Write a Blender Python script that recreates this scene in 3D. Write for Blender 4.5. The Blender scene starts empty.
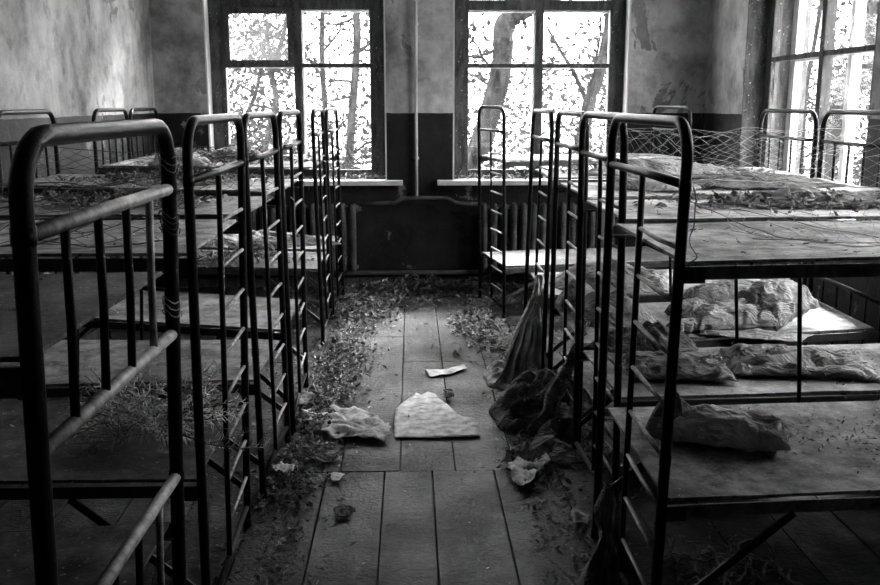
import bpy, bmesh, math, random
from mathutils import Vector, Matrix, noise
R = random.Random(7)
S = bpy.context.scene
C = S.collection
PI = math.pi
V = Vector

# ------------------------------------------------------------------ camera frame (for turning measured pixels into real points)
F = 935.0; PITCH = math.radians(11.46); YAW = math.radians(1.8); H = 1.5
def ray(px, py):
    cx = (px-440)/F; cy = (292.5-py)/F
    f = V((math.sin(YAW)*math.cos(PITCH), math.cos(YAW)*math.cos(PITCH), -math.sin(PITCH)))
    r = V((math.cos(YAW), -math.sin(YAW), 0))
    u = V((math.sin(YAW)*math.sin(PITCH), math.cos(YAW)*math.sin(PITCH), math.cos(PITCH)))
    return f+r*cx+u*cy
def pY(px, py, y): d = ray(px, py); return d*(y/d.y)+V((0, 0, H))
def pX(px, py, x): d = ray(px, py); return d*(x/d.x)+V((0, 0, H))
def pZ(px, py, z=0.0): d = ray(px, py); return d*((z-H)/d.z)+V((0, 0, H))

# ------------------------------------------------------------------ materials
def mat(name, build):
    m = bpy.data.materials.new(name); m.use_nodes = True
    nt = m.node_tree; nt.nodes.clear()
    out = nt.nodes.new('ShaderNodeOutputMaterial')
    build(nt, out); return m
class G:
    """tiny node helper"""
    def __init__(s, nt):
        s.nt = nt; s.tc = nt.nodes.new('ShaderNodeTexCoord'); s.geo = nt.nodes.new('ShaderNodeNewGeometry')
    def n(s, t, **k):
        x = s.nt.nodes.new(t)
        for a, b in k.items(): setattr(x, a, b)
        return x
    def link(s, a, b): s.nt.links.new(a, b)
    def noise(s, scale, detail=6, rough=.6, stretch=None, dist=0):
        x = s.n('ShaderNodeTexNoise'); x.inputs['Scale'].default_value = scale
        x.inputs['Detail'].default_value = detail; x.inputs['Roughness'].default_value = rough; x.inputs['Distortion'].default_value = dist
        if stretch:
            m = s.n('ShaderNodeMapping'); m.inputs['Scale'].default_value = stretch
            s.link(s.geo.outputs['Position'], m.inputs['Vector']); s.link(m.outputs[0], x.inputs['Vector'])
        else: s.link(s.geo.outputs['Position'], x.inputs['Vector'])
        return x.outputs['Fac']
    def ramp(s, src, stops):
        r = s.n('ShaderNodeValToRGB'); e = r.color_ramp.elements
        while len(e) < len(stops): e.new(.5)
        for i, (p, v) in enumerate(stops):
            e[i].position = p; e[i].color = (v, v, v, 1)
        s.link(src, r.inputs[0]); return r.outputs[0]
    def mix(s, f, a, b):
        m = s.n('ShaderNodeMix', data_type='RGBA')
        for i, val in ((0, f), (6, a), (7, b)):
            if isinstance(val, (int, float)): m.inputs[i].default_value = val if i == 0 else (val, val, val, 1)
            else: s.link(val, m.inputs[i])
        return m.outputs[2]
    def mul(s, a, b):
        m = s.n('ShaderNodeMix', data_type='RGBA', blend_type='MULTIPLY'); m.inputs[0].default_value = 1
        for i, val in ((6, a), (7, b)):
            if isinstance(val, (int, float)): m.inputs[i].default_value = (val, val, val, 1)
            else: s.link(val, m.inputs[i])
        return m.outputs[2]
    def bsdf(s, out, col, rough=.8, bump=None, bs=.3, bd=.01, metal=0, spec=.5):
        b = s.n('ShaderNodeBsdfPrincipled')
        if isinstance(col, (int, float)): b.inputs['Base Color'].default_value = (col, col, col, 1)
        else: s.link(col, b.inputs['Base Color'])
        if isinstance(rough, (int, float)): b.inputs['Roughness'].default_value = rough
        else: s.link(rough, b.inputs['Roughness'])
        b.inputs['Metallic'].default_value = metal; b.inputs['Specular IOR Level'].default_value = spec
        if bump is not None:
            bp = s.n('ShaderNodeBump'); bp.inputs['Strength'].default_value = bs; bp.inputs['Distance'].default_value = bd
            s.link(bump, bp.inputs['Height']); s.link(bp.outputs[0], b.inputs['Normal'])
        s.link(b.outputs[0], out.inputs[0]); return b

DADO = 1.42
def m_wall(nt, out):
    g = G(nt)
    n1 = g.noise(1.3, 8, .65); n2 = g.noise(7, 8, .7); n3 = g.noise(60, 3, .6)
    streak = g.noise(1.0, 6, .6, (9, 9, .6))
    up = g.ramp(n1, [(.34, .16), (.46, .36), (.60, .52)])
    up = g.mul(up, g.ramp(n2, [(.30, .55), (.5, .95), (.7, 1)]))
    up = g.mul(up, g.ramp(streak, [(.35, .86), (.6, 1)]))
    up = g.mul(up, g.ramp(g.noise(3.1, 9, .72), [(.38, .72), (.55, 1)]))
    peel = g.ramp(g.noise(2.2, 9, .62, (1, 1, .8), .4), [(.575, 0), (.59, 1)])
    up = g.mix(peel, up, g.ramp(n2, [(.3, .12), (.7, .26)]))
    lo = g.mul(g.ramp(n1, [(.3, .004), (.6, .018)]), g.ramp(n2, [(.3, .5), (.7, 1.4)]))
    chips = g.ramp(g.noise(5, 9, .7), [(.61, 0), (.63, 1)])
    lo = g.mix(chips, lo, g.ramp(n2, [(.3, .06), (.7, .2)]))
    sep = g.n('ShaderNodeSeparateXYZ'); g.link(g.geo.outputs['Position'], sep.inputs[0])
    mr = g.n('ShaderNodeMath', operation='MULTIPLY_ADD'); g.link(n2, mr.inputs[0]); mr.inputs[1].default_value = .02; mr.inputs[2].default_value = DADO-.01
    gt = g.n('ShaderNodeMath', operation='GREATER_THAN'); g.link(sep.outputs[2], gt.inputs[0]); g.link(mr.outputs[0], gt.inputs[1])
    col = g.mix(gt.outputs[0], lo, up)
    rough = g.mix(gt.outputs[0], .55, .9)
    mm = g.n('ShaderNodeMath', operation='MULTIPLY_ADD'); g.link(peel, mm.inputs[0]); mm.inputs[1].default_value = -1; g.link(n2, mm.inputs[2])
    g.bsdf(out, col, rough, mm.outputs[0], .7, .012, spec=.2)
M = {}
M['wall'] = mat('flaking_two_tone_wall_paint', m_wall)
def m_floor(nt, out):
    g = G(nt)
    n1 = g.noise(2.5, 8, .65); n2 = g.noise(1.2, 8, .7, (14, 1.2, 1)); n3 = g.noise(40, 5, .7)
    oi = g.n('ShaderNodeAttribute', attribute_name='plank')
    c = g.ramp(g.noise(3.2, 9, .72), [(.36, .003), (.5, .013), (.62, .06)])
    c = g.mul(c, g.ramp(n2, [(.36, .35), (.64, 1.6)]))
    c = g.mix(g.ramp(g.noise(14, 8, .8), [(.60, 0), (.66, .8)]), c, .10)
    c = g.mul(c, g.ramp(oi.outputs['Fac'], [(0, .65), (1, 1.25)]))
    sp = g.ramp(n3, [(.66, 0), (.72, 1)])
    c = g.mix(sp, c, .14)
    rg = g.ramp(n1, [(.38, .30), (.6, .62)])
    g.bsdf(out, c, rg, n3, 1, .01, spec=.2)
M['floor'] = mat('worn_painted_planks', m_floor)
def simple(name, a, b, sc=8, rough=.7, bs=.3, bd=.004, spec=.5, metal=0, stretch=None, speck=None):
    def f(nt, out):
        g = G(nt); n1 = g.noise(sc, 7, .65, stretch); n2 = g.noise(sc*6, 5, .7)
        c = g.ramp(n1, [(.32, a), (.68, b)])
        if speck: c = g.mix(g.ramp(n2, [(speck[0], 0), (speck[0]+.03, 1)]), c, speck[1])
        g.bsdf(out, c, rough, n2, bs, bd, metal, spec)
    return mat(name, f)
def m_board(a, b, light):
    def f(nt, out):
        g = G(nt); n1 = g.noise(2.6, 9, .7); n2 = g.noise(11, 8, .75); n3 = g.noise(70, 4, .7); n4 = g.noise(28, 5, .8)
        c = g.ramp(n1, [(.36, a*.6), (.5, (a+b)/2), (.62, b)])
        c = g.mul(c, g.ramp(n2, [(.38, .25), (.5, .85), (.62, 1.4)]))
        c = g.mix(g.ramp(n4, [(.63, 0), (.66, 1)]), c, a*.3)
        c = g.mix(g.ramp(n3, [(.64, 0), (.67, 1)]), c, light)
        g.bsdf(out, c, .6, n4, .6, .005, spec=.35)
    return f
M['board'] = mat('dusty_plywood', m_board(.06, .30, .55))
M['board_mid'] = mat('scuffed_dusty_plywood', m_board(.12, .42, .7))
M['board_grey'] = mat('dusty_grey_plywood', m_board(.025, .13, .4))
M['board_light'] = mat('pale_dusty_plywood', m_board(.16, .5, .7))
M['metal'] = simple('dark_enamelled_steel_tube', .003, .016, 22, .3, .8, .002, spec=.08, speck=(.68, .12))
M['metal_worn'] = simple('worn_grey_steel_tube', .05, .38, 26, .45, .6, .002, speck=(.66, .4))
M['steel_dark'] = simple('dark_angle_iron', .015, .05, 18, .5, .5, .002, speck=(.68, .3))
M['frame'] = simple('weathered_window_paint', .02, .10, 9, .8, .8, .006, spec=.15, stretch=(3, 3, .7), speck=(.64, .5))
M['frame_pale'] = simple('pale_flaking_window_paint', .28, .55, 9, .8, .6, .004, stretch=(3, 3, .7), speck=(.66, .07))
M['sill'] = simple('dusty_sill_paint', .35, .6, 7, .7, .5, .004, speck=(.68, .1))
M['reveal'] = simple('pale_plaster_reveal', .35, .55, 3, .85, .4, .006)
M['ceiling'] = simple('ceiling_dark_for_bounce', .05, .16, 2, .9)  # unseen ceiling, mottled and toned dark to cut bounced light
M['radiator'] = simple('flaking_radiator_paint', .015, .12, 12, .7, .8, .003, spec=.2, stretch=(1, 1, .4), speck=(.62, .4))
M['pipe'] = simple('painted_pipe', .03, .1, 14, .5, .6, .003, speck=(.66, .3))
M['paper'] = simple('stained_paper', .16, .8, 20, .85, .4, .003, speck=(.66, .16))
M['paper_dirty'] = simple('muddy_crumpled_paper', .03, .65, 22, .9, .5, .004)
def m_cloth(a, b, wr=1.0):
    def f(nt, out):
        g = G(nt); n1 = g.noise(7, 8, .7); n2 = g.noise(1.0, 3, .5, (9, 9, 14), 1.2); n3 = g.noise(1.0, 5, .6, (45, 45, 60), .8); n4 = g.noise(90, 3, .7)
        c = g.ramp(n1, [(.34, a), (.66, b)])
        c = g.mix(g.ramp(n4, [(.66, 0), (.70, 1)]), c, b*1.6)
        rr = g.ramp(n2, [(.30, 0), (.5, 1), (.70, 0)])
        m = g.n('ShaderNodeMath', operation='MULTIPLY_ADD'); g.link(n3, m.inputs[0]); m.inputs[1].default_value = .22; g.link(rr, m.inputs[2])
        g.bsdf(out, c, .95, m.outputs[0], .55, .022*wr, spec=.1)
    return f
M['cloth'] = mat('dusty_faded_cotton', m_cloth(.09, .34))
M['cloth_pale'] = mat('pale_dusty_cotton', m_cloth(.13, .42))
M['cloth_lit'] = mat('cotton_toned_as_lit', m_cloth(.28, .7, .8))  # pale tone stands in for light on the lone sack and hanging rag
M['cloth_dark'] = mat('dark_mouldy_blanket', m_cloth(.03, .20, 1.4))
M['litter'] = simple('dead_leaf_litter', .015, .32, 30, .9, .4, .003)
M['litter_dark'] = simple('dark_dirt_crumbs', .02, .10, 14, .9, .4, .003)
M['flake'] = simple('plaster_flake', .4, .7, 10, .9)
M['needle'] = simple('dried_needles', .45, .85, 20, .8)
M['twig'] = simple('dry_twig', .06, .16, 20, .8)
M['wire'] = simple('bare_wire', .08, .4, 12, .5, .2, .001, metal=.3)
M['wire_dark'] = simple('rusted_wire', .03, .07, 20, .6)
M['bark'] = simple('rough_bark', .0005, .045, 14, .95, 1, .03, spec=0, stretch=(1, 1, .3))
M['bark_pale'] = simple('pale_bark', .006, .05, 9, .95, 1, .02, spec=0, stretch=(1, 1, .3))
M['soil'] = simple('pale_leafy_ground', .05, .2, 1.5, .95)
def m_leaf(a, b):
    def f(nt, out):
        g = G(nt); n1 = g.noise(6, 4, .6)
        c = g.ramp(n1, [(.3, a), (.7, b)])
        d = g.n('ShaderNodeBsdfDiffuse'); t = g.n('ShaderNodeBsdfTranslucent'); m = g.n('ShaderNodeMixShader')
        g.link(c, d.inputs[0]); g.link(c, t.inputs[0]); m.inputs[0].default_value = .45
        g.link(d.outputs[0], m.inputs[1]); g.link(t.outputs[0], m.inputs[2]); g.link(m.outputs[0], out.inputs[0])
    return f
M['leaf'] = mat('pale_leaves', m_leaf(.002, .035))
M['leaf_dark'] = mat('dark_leaves', m_leaf(.002, .02))  # darker variant of the leaf tone
def m_glass(dirt):
    def f(nt, out):
        g = G(nt)
        t = g.n('ShaderNodeBsdfTransparent'); t.inputs[0].default_value = (.93, .93, .93, 1)
        gl = g.n('ShaderNodeBsdfGlossy'); gl.inputs['Roughness'].default_value = .03
        m = g.n('ShaderNodeMixShader'); m.inputs[0].default_value = .05
        g.link(t.outputs[0], m.inputs[1]); g.link(gl.outputs[0], m.inputs[2])
        d = g.n('ShaderNodeBsdfTranslucent'); d.inputs[0].default_value = (.6, .6, .6, 1)
        m2 = g.n('ShaderNodeMixShader'); r = g.ramp(g.noise(5, 8, .7), [(.35, dirt*.4), (.75, dirt)])
        g.link(r, m2.inputs[0]); g.link(m.outputs[0], m2.inputs[1]); g.link(d.outputs[0], m2.inputs[2])
        g.link(m2.outputs[0], out.inputs[0])
    return f
M['glass'] = mat('dusty_window_glass', m_glass(.002))
M['glass_dirty'] = mat('hazy_window_glass', m_glass(.03))

# ------------------------------------------------------------------ mesh helpers
def obj(name, bm, m, parent=None, smooth=True, loc=None):
    me = bpy.data.meshes.new(name); bmesh.ops.recalc_face_normals(bm, faces=bm.faces[:])
    base = V((0, 0, 0))
    if parent is not None:
        base = V(parent['_w']) if '_w' in parent else V((0, 0, 0))
    elif loc is not None: base = V(loc)
    if base.length: bmesh.ops.translate(bm, verts=bm.verts[:], vec=-base)
    bm.to_mesh(me); bm.free()
    if smooth:
        for p in me.polygons: p.use_smooth = True
    o = bpy.data.objects.new(name, me); C.objects.link(o)
    for x in (m if isinstance(m, (list, tuple)) else [m]): me.materials.append(M[x])
    if parent is not None: o.parent = parent
    elif loc is not None: o.location = base
    if loc is not None and parent is None: o['_w'] = tuple(base)
    return o
def tag(o, label, cat, group=None, kind=None):
    o['label'] = label; o['category'] = cat
    if group: o['group'] = group
    if kind: o['kind'] = kind
    return o
def thing(name, label, cat, loc, group=None, kind=None):
    o = bpy.data.objects.new(name, None); C.objects.link(o); o.location = loc; o['_w'] = tuple(loc)
    o.empty_display_size = .1
    return tag(o, label, cat, group, kind)
def struct(o): o['kind'] = 'structure'; return o
def box(bm, a, b, bevel=0):
    a = V(a); b = V(b); lo = V(map(min, a, b)); hi = V(map(max, a, b))
    r = bmesh.ops.create_cube(bm, size=1)
    for v in r['verts']: v.co = V((lo[i]+(v.co[i]+.5)*(hi[i]-lo[i]) for i in range(3)))
    if bevel:
        es = list({e for v in r['verts'] for e in v.link_edges})
        bmesh.ops.bevel(bm, geom=es, offset=bevel, segments=2, affect='EDGES', profile=.5)
def BM(): return bmesh.new()
def tube(bm, pts, r, seg=10, caps=True, closed=False):
    pts = [V(p) for p in pts]; n = len(pts); rings = []
    rr = r if isinstance(r, (list, tuple)) else [r]*n
    t = (pts[1]-pts[0]).normalized(); up = V((0, 0, 1)) if abs(t.z) < .9 else V((1, 0, 0))
    u = t.cross(up).normalized()
    for i, p in enumerate(pts):
        if i == 0: t2 = pts[1]-p
        elif i == n-1: t2 = p-pts[i-1]
        else: t2 = (pts[i+1]-p).normalized()+(p-pts[i-1]).normalized()
        t2.normalize(); u = (u-t2*u.dot(t2)).normalized(); w = t2.cross(u)
        rings.append([bm.verts.new(p+(u*math.cos(2*PI*k/seg)+w*math.sin(2*PI*k/seg))*rr[i]) for k in range(seg)])
    for a, b in zip(rings, rings[1:]):
        for k in range(seg): bm.faces.new((a[k], a[(k+1) % seg], b[(k+1) % seg], b[k]))
    if caps: bm.faces.new(rings[0][::-1]); bm.faces.new(rings[-1])
def beam(bm, a, b, w, h, up=V((0, 0, 1))):
    """rectangular bar from a to b"""
    a = V(a); b = V(b); t = (b-a).normalized()
    if abs(t.dot(up)) > .95: up = V((1, 0, 0))
    s = t.cross(up).normalized(); n = s.cross(t)
    vs = [bm.verts.new(p+s*x*w/2+n*y*h/2) for p in (a, b) for x, y in ((-1, -1), (1, -1), (1, 1), (-1, 1))]
    for f in ((0, 1, 2, 3), (7, 6, 5, 4), (0, 4, 5, 1), (1, 5, 6, 2), (2, 6, 7, 3), (3, 7, 4, 0)): bm.faces.new([vs[i] for i in f])
def lerp(a, b, t): return V(a)*(1-t)+V(b)*t
def fbm(p, oct=4): return noise.fractal(V(p), .8, 2.1, oct)

# ------------------------------------------------------------------ room shell
XL, XR, YB, YF, ZC = -2.04, 2.40, 7.70, -2.2, 3.35
TH = .45
# floor of planks with real gaps
bm = BM(); lay = bm.faces.layers.float.new('plank')
def plank(x0, x1, y0, y1, dz):
    n0 = len(bm.faces)
    box(bm, (x0+.0025, y0+.002, -.04), (x1-.0025, y1-.002, dz), .002)
    bm.faces.ensure_lookup_table(); q = R.random()
    for f in bm.faces[n0:]: f[lay] = q
near = [-.842, -.60, -.352, -.114, .083, .34, .60, .85]
far = [-.80, -.545, -.30, -.05, .18, .43, .67]
def seams(core):
    s = list(core)
    while s[0] > XL: s.insert(0, max(XL, s[0]-.24))
    while s[-1] < XR: s.append(min(XR, s[-1]+.24))
    return s
for a, b in zip(seams(near), seams(near)[1:]):
    if b-a > .01: plank(a, b, 1.2, 3.67, R.uniform(-.003, 0)); plank(a, b, YF, 1.2, R.uniform(-.003, 0))
for a, b in zip(seams(far), seams(far)[1:]):
    if b-a > .01:
        ys = 5.35 if R.random() < .5 else 5.95
        plank(a, b, 3.67, ys, R.uniform(-.003, 0)); plank(a, b, ys, YB, R.uniform(-.003, 0))
box(bm, (XL-TH, YF-.2, -.12), (XR+TH, YB+TH, -.041))
struct(obj('floor', bm, 'floor', smooth=False))
bm = BM(); box(bm, (XL-TH, YF-.2, ZC), (XR+TH, YB+TH, ZC+.2)); struct(obj('ceiling', bm, 'ceiling', smooth=False))
bm = BM(); box(bm, (XL-TH, YF-.2, 0), (XL, YB+TH, ZC))
struct(obj('wall_left', bm, 'wall', smooth=False))
bm = BM(); box(bm, (XL, YF-.2, 0), (XR, YF, ZC)); struct(obj('wall_front', bm, 'wall', smooth=False))
Z0, Z1 = .87, 3.0
W1, W2, W3, W4 = (-1.625, -.193), (.347, 1.769), (4.90, 6.82), (2.95, 4.35)
def holed(axis, lo, hi, holes, n0, n1):
    bm = BM()
    def bx(u0, u1, z0, z1):
        if axis == 'x': box(bm, (u0, n0, z0), (u1, n1, z1))
        else: box(bm, (n0, u0, z0), (n1, u1, z1))
    bx(lo, hi, 0, Z0); bx(lo, hi, Z1, ZC)
    e = [lo]+[v for h in holes for v in h]+[hi]
    for i in range(0, len(e), 2): bx(e[i], e[i+1], Z0, Z1)
    bmesh.ops.remove_doubles(bm, verts=bm.verts[:], dist=1e-5)
    return bm
struct(obj('wall_back', holed('x', XL, XR, (W1, W2), YB, YB+TH), 'wall', smooth=False))
struct(obj('wall_right', holed('y', YF, YB+TH, (W4, W3), XR, XR+TH), 'wall', smooth=False))
# baseboards
bm = BM(); box(bm, (XL, YB-.02, 0), (XR, YB, .075), .004); struct(obj('baseboard_back', bm, 'frame', smooth=False))
bm = BM(); box(bm, (XL, YF, 0), (XL+.02, YB-.021, .075), .004); struct(obj('baseboard_left', bm, 'frame', smooth=False))
bm = BM(); box(bm, (XR-.02, YF, 0), (XR, YB-.021, .075), .004); struct(obj('baseboard_right', bm, 'frame', smooth=False))

def window(idx, axis, u0, u1, base, mull, side, vent=False, pale=False):
    """frames set back in the opening; second (outer) frame behind as in double windows"""
    root = bpy.data.objects.new('window_%d' % idx, None); C.objects.link(root); struct(root)
    cu = (u0+u1)/2
    loc = (cu, base, Z0) if axis == 'x' else (base, cu, Z0)
    root.location = loc; root['_w'] = loc
    def P(u, n, z): return (u, base+n, z) if axis == 'x' else (base+n, u, z)
    def B(bm, a, b, bev=.004): box(bm, P(*a), P(*b), bev)
    # plaster lining of the reveal
    bm = BM(); e = .012
    for a, b in (((u0-.001, .0, Z0), (u0+e, TH, Z1)), ((u1-e, .0, Z0), (u1+.001, TH, Z1)), ((u0, .0, Z1-e), (u1, TH, Z1+.001))): B(bm, a, b, 0)
    obj('reveal_lining', bm, ('reveal' if axis == 'x' else 'frame'), root, False)
    # sill board
    bm = BM(); B(bm, (u0-.13, -.09, Z0-.028), (u1+.13, .10, Z0+.012), .006); obj('sill_board', bm, 'sill', root, False)
    fm = 'frame_pale' if pale else 'frame'
    for depth, fr, isin in ((.14, .12, True), (.32, .09, False)):
        bm = BM(); d0, d1 = depth, depth+.055
        m0, m1 = u0+e, u1-e
        B(bm, (m0, d0, Z0), (m0+fr, d1, Z1-e)); B(bm, (m1-fr, d0, Z0), (m1, d1, Z1-e))
        B(bm, (m0+fr, d0, Z0), (m1-fr, d1, Z0+(.085 if isin else .05))); B(bm, (m0+fr, d0, Z1-.10), (m1-fr, d1, Z1-e))
        obj('outer_frame' if isin else 'rear_frame', bm, fm if isin else 'frame_pale', root, False)
        bm = BM(); w = .034 if isin else .028
        B(bm, (mull-w, d0-.008, Z0+.08), (mull+w, d1+.004, Z1-.1)); obj('mullion', bm, fm if isin else 'frame_pale', root, False)
        bm = BM(); B(bm, (m0+fr, d0-.006, 2.235), (m1-fr, d1, 2.315)); obj('transom', bm, fm if isin else 'frame_pale', root, False)
        # glazing bars + panes
        for (a, b, s) in ((m0+fr, mull-w, -1), (mull+w, m1-fr, 1)):
            if vent and isin and s == vent: pass
            bm = BM(); zb = 1.80
            B(bm, (a, d0, zb-.016), (b, d1-.01, zb+.016)); obj('glazing_bar', bm, fm if isin else 'frame_pale', root, False)
            for (za, zz) in ((Z0+.08, zb-.016), (zb+.016, 2.235), (2.315, Z1-.1)):
                dirty = vent == s and isin and za > 1.7 and zz < 2.4
                bm = BM(); B(bm, (a, d0+.025, za), (b, d0+.029, zz), 0); obj('pane', bm, 'glass_dirty' if dirty else 'glass', root, False)
            if vent == s and isin:
                bm = BM(); t = .045; q0, q1 = P(a, -.03, 0), None
                for x in (((a, d0-.03, zb-.01), (a+t, d0+.01, 2.25)), ((b-t, d0-.03, zb-.01), (b, d0+.01, 2.25)),
                          ((a+t, d0-.03, zb-.01), (b-t, d0+.01, zb+.04)), ((a+t, d0-.03, 2.20), (b-t, d0+.01, 2.25))): B(bm, *x)
                v = obj('vent_sash', bm, 'frame', root, False)
                bm = BM(); B(bm, (b-.035, d0-.055, 1.98), (b-.02, d0-.028, 2.06), .003); obj('vent_latch', bm, 'frame', v, False)
                v2 = bpy.data.objects[-1] if False else None
    return root
# vent latch is parented to a mesh child: keep its world offset right
_oldobj = obj
def obj(name, bm, m, parent=None, smooth=True, loc=None):
    if parent is not None and parent.parent is not None:
        top = parent.parent
        parent['_w'] = tuple(V(top['_w']))
    return _oldobj(name, bm, m, parent, smooth, loc)
window(1, 'x', W1[0], W1[1], YB, -.905, 1, vent=-1)
window(2, 'x', W2[0], W2[1], YB, 1.055, 1)
window(3, 'y', W3[0], W3[1], XR, 5.86, 1, pale=False)
window(4, 'y', W4[0], W4[1], XR, 3.65, 1)

# wall pipes
bm = BM(); tube(bm, [(.05, YB-.035, z) for z in (.735, 1.4, 2.2, ZC)], .013, 10)
for z in (1.05, 2.1): box(bm, (.03, YB-.035, z), (.07, YB, z+.02))
tag(obj('riser_pipe', bm, 'frame_pale', loc=(.05, YB-.035, .735)), 'thin vertical heating pipe on the pier between the two back windows', 'pipe')
bm = BM(); z = .70
tube(bm, [(-.42, YB-.07, z-.01), (-.2, YB-.07, z), (-.13, YB-.07, z), (-.07, YB-.07, z+.035), (.0, YB-.07, z+.04), (.3, YB-.07, z+.04), (.37, YB-.07, z), (.45, YB-.07, z-.01), (.56, YB-.07, z-.01)], .017, 12)
tag(obj('connecting_pipe', bm, 'pipe', loc=(.05, YB-.07, z)), 'horizontal pipe with a raised bend joining the two radiators under the windows', 'pipe')
bm = BM(); tube(bm, [(XL+.05, YB-.06, .125), (-.5, YB-.06, .12), (.9, YB-.06, .12), (XR-.05, YB-.06, .125)], .02, 12)
for x in (-1.5, -.3, .6, 1.8): box(bm, (x, YB-.06, .09), (x+.02, YB, .11))
tag(obj('skirting_pipe', bm, 'pipe', loc=(0, YB-.06, .1)), 'long heating pipe low along the dark back wall just above the floor', 'pipe')
def radiator(x0, x1, label):
    root = thing('radiator', label, 'radiator', ((x0+x1)/2, YB-.12, .13), 'cast iron radiators under the back windows')
    x = x0; 
    while x < x1-.03:
        bm = BM(); c = x+.04
        for dy in (-.045, .045):
            tube(bm, [(c, YB-.12+dy, .16), (c, YB-.12+dy, .19), (c, YB-.12+dy, .66), (c, YB-.12+dy, .70)], [.012, .024, .024, .012], 10)
        for z in (.18, .67):
            tube(bm, [(c, YB-.17, z), (c, YB-.12, z+(.012 if z > .4 else -.012)), (c, YB-.07, z)], .024, 10)
            tube(bm, [(c-.04, YB-.12, z), (c+.04, YB-.12, z)], .018, 10)
        obj('section', bm, 'radiator', root); x += .08
    bm = BM(); box(bm, (x0+.1, YB-.13, .16), (x0+.12, YB, .18)); box(bm, (x1-.12, YB-.13, .16), (x1-.1, YB, .18)); obj('bracket', bm, 'radiator', root, False)
radiator(-1.55, -.42, 'cast iron ribbed radiator under the left back window, behind the left beds')
radiator(.56, 1.70, 'cast iron ribbed radiator under the middle back window, behind the right beds')

# ------------------------------------------------------------------ beds
Zhoop, Zg, Z97, Z59, Z33 = 1.455, 1.305, .96, .60, .30
def hoop_pts(b0, b1, t0, t1, dz=0):
    """legs b0->t0 and b1->t1, rounded corners, returns a path; t at z of hoop top"""
    r = .095; pts = [b0]
    ax = (t1-t0).normalized(); u0 = (t0-b0).normalized(); u1 = (t1-b1).normalized()
    pts.append(lerp(b0, t0, .5))
    def corner(c, a, b):
        return [c+a*r*(1-math.sin(q))+b*r*(1-math.cos(q)) for q in [PI/2*k/7 for k in range(8)]]
    # from leg (direction -u0) to top (direction ax)
    s = [t0-u0*r*(1-math.sin(q))+ax*r*(1-math.cos(q)) for q in [PI/2*k/7 for k in range(8)]]
    pts += s; pts.append(lerp(t0, t1, .5))
    e = [t1-u1*r*(1-math.sin(q))-ax*r*(1-math.cos(q)) for q in [PI/2*k/7 for k in range(8)]]
    pts += e[::-1]; pts += [lerp(b1, t1, .5), b1]
    return pts
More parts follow.
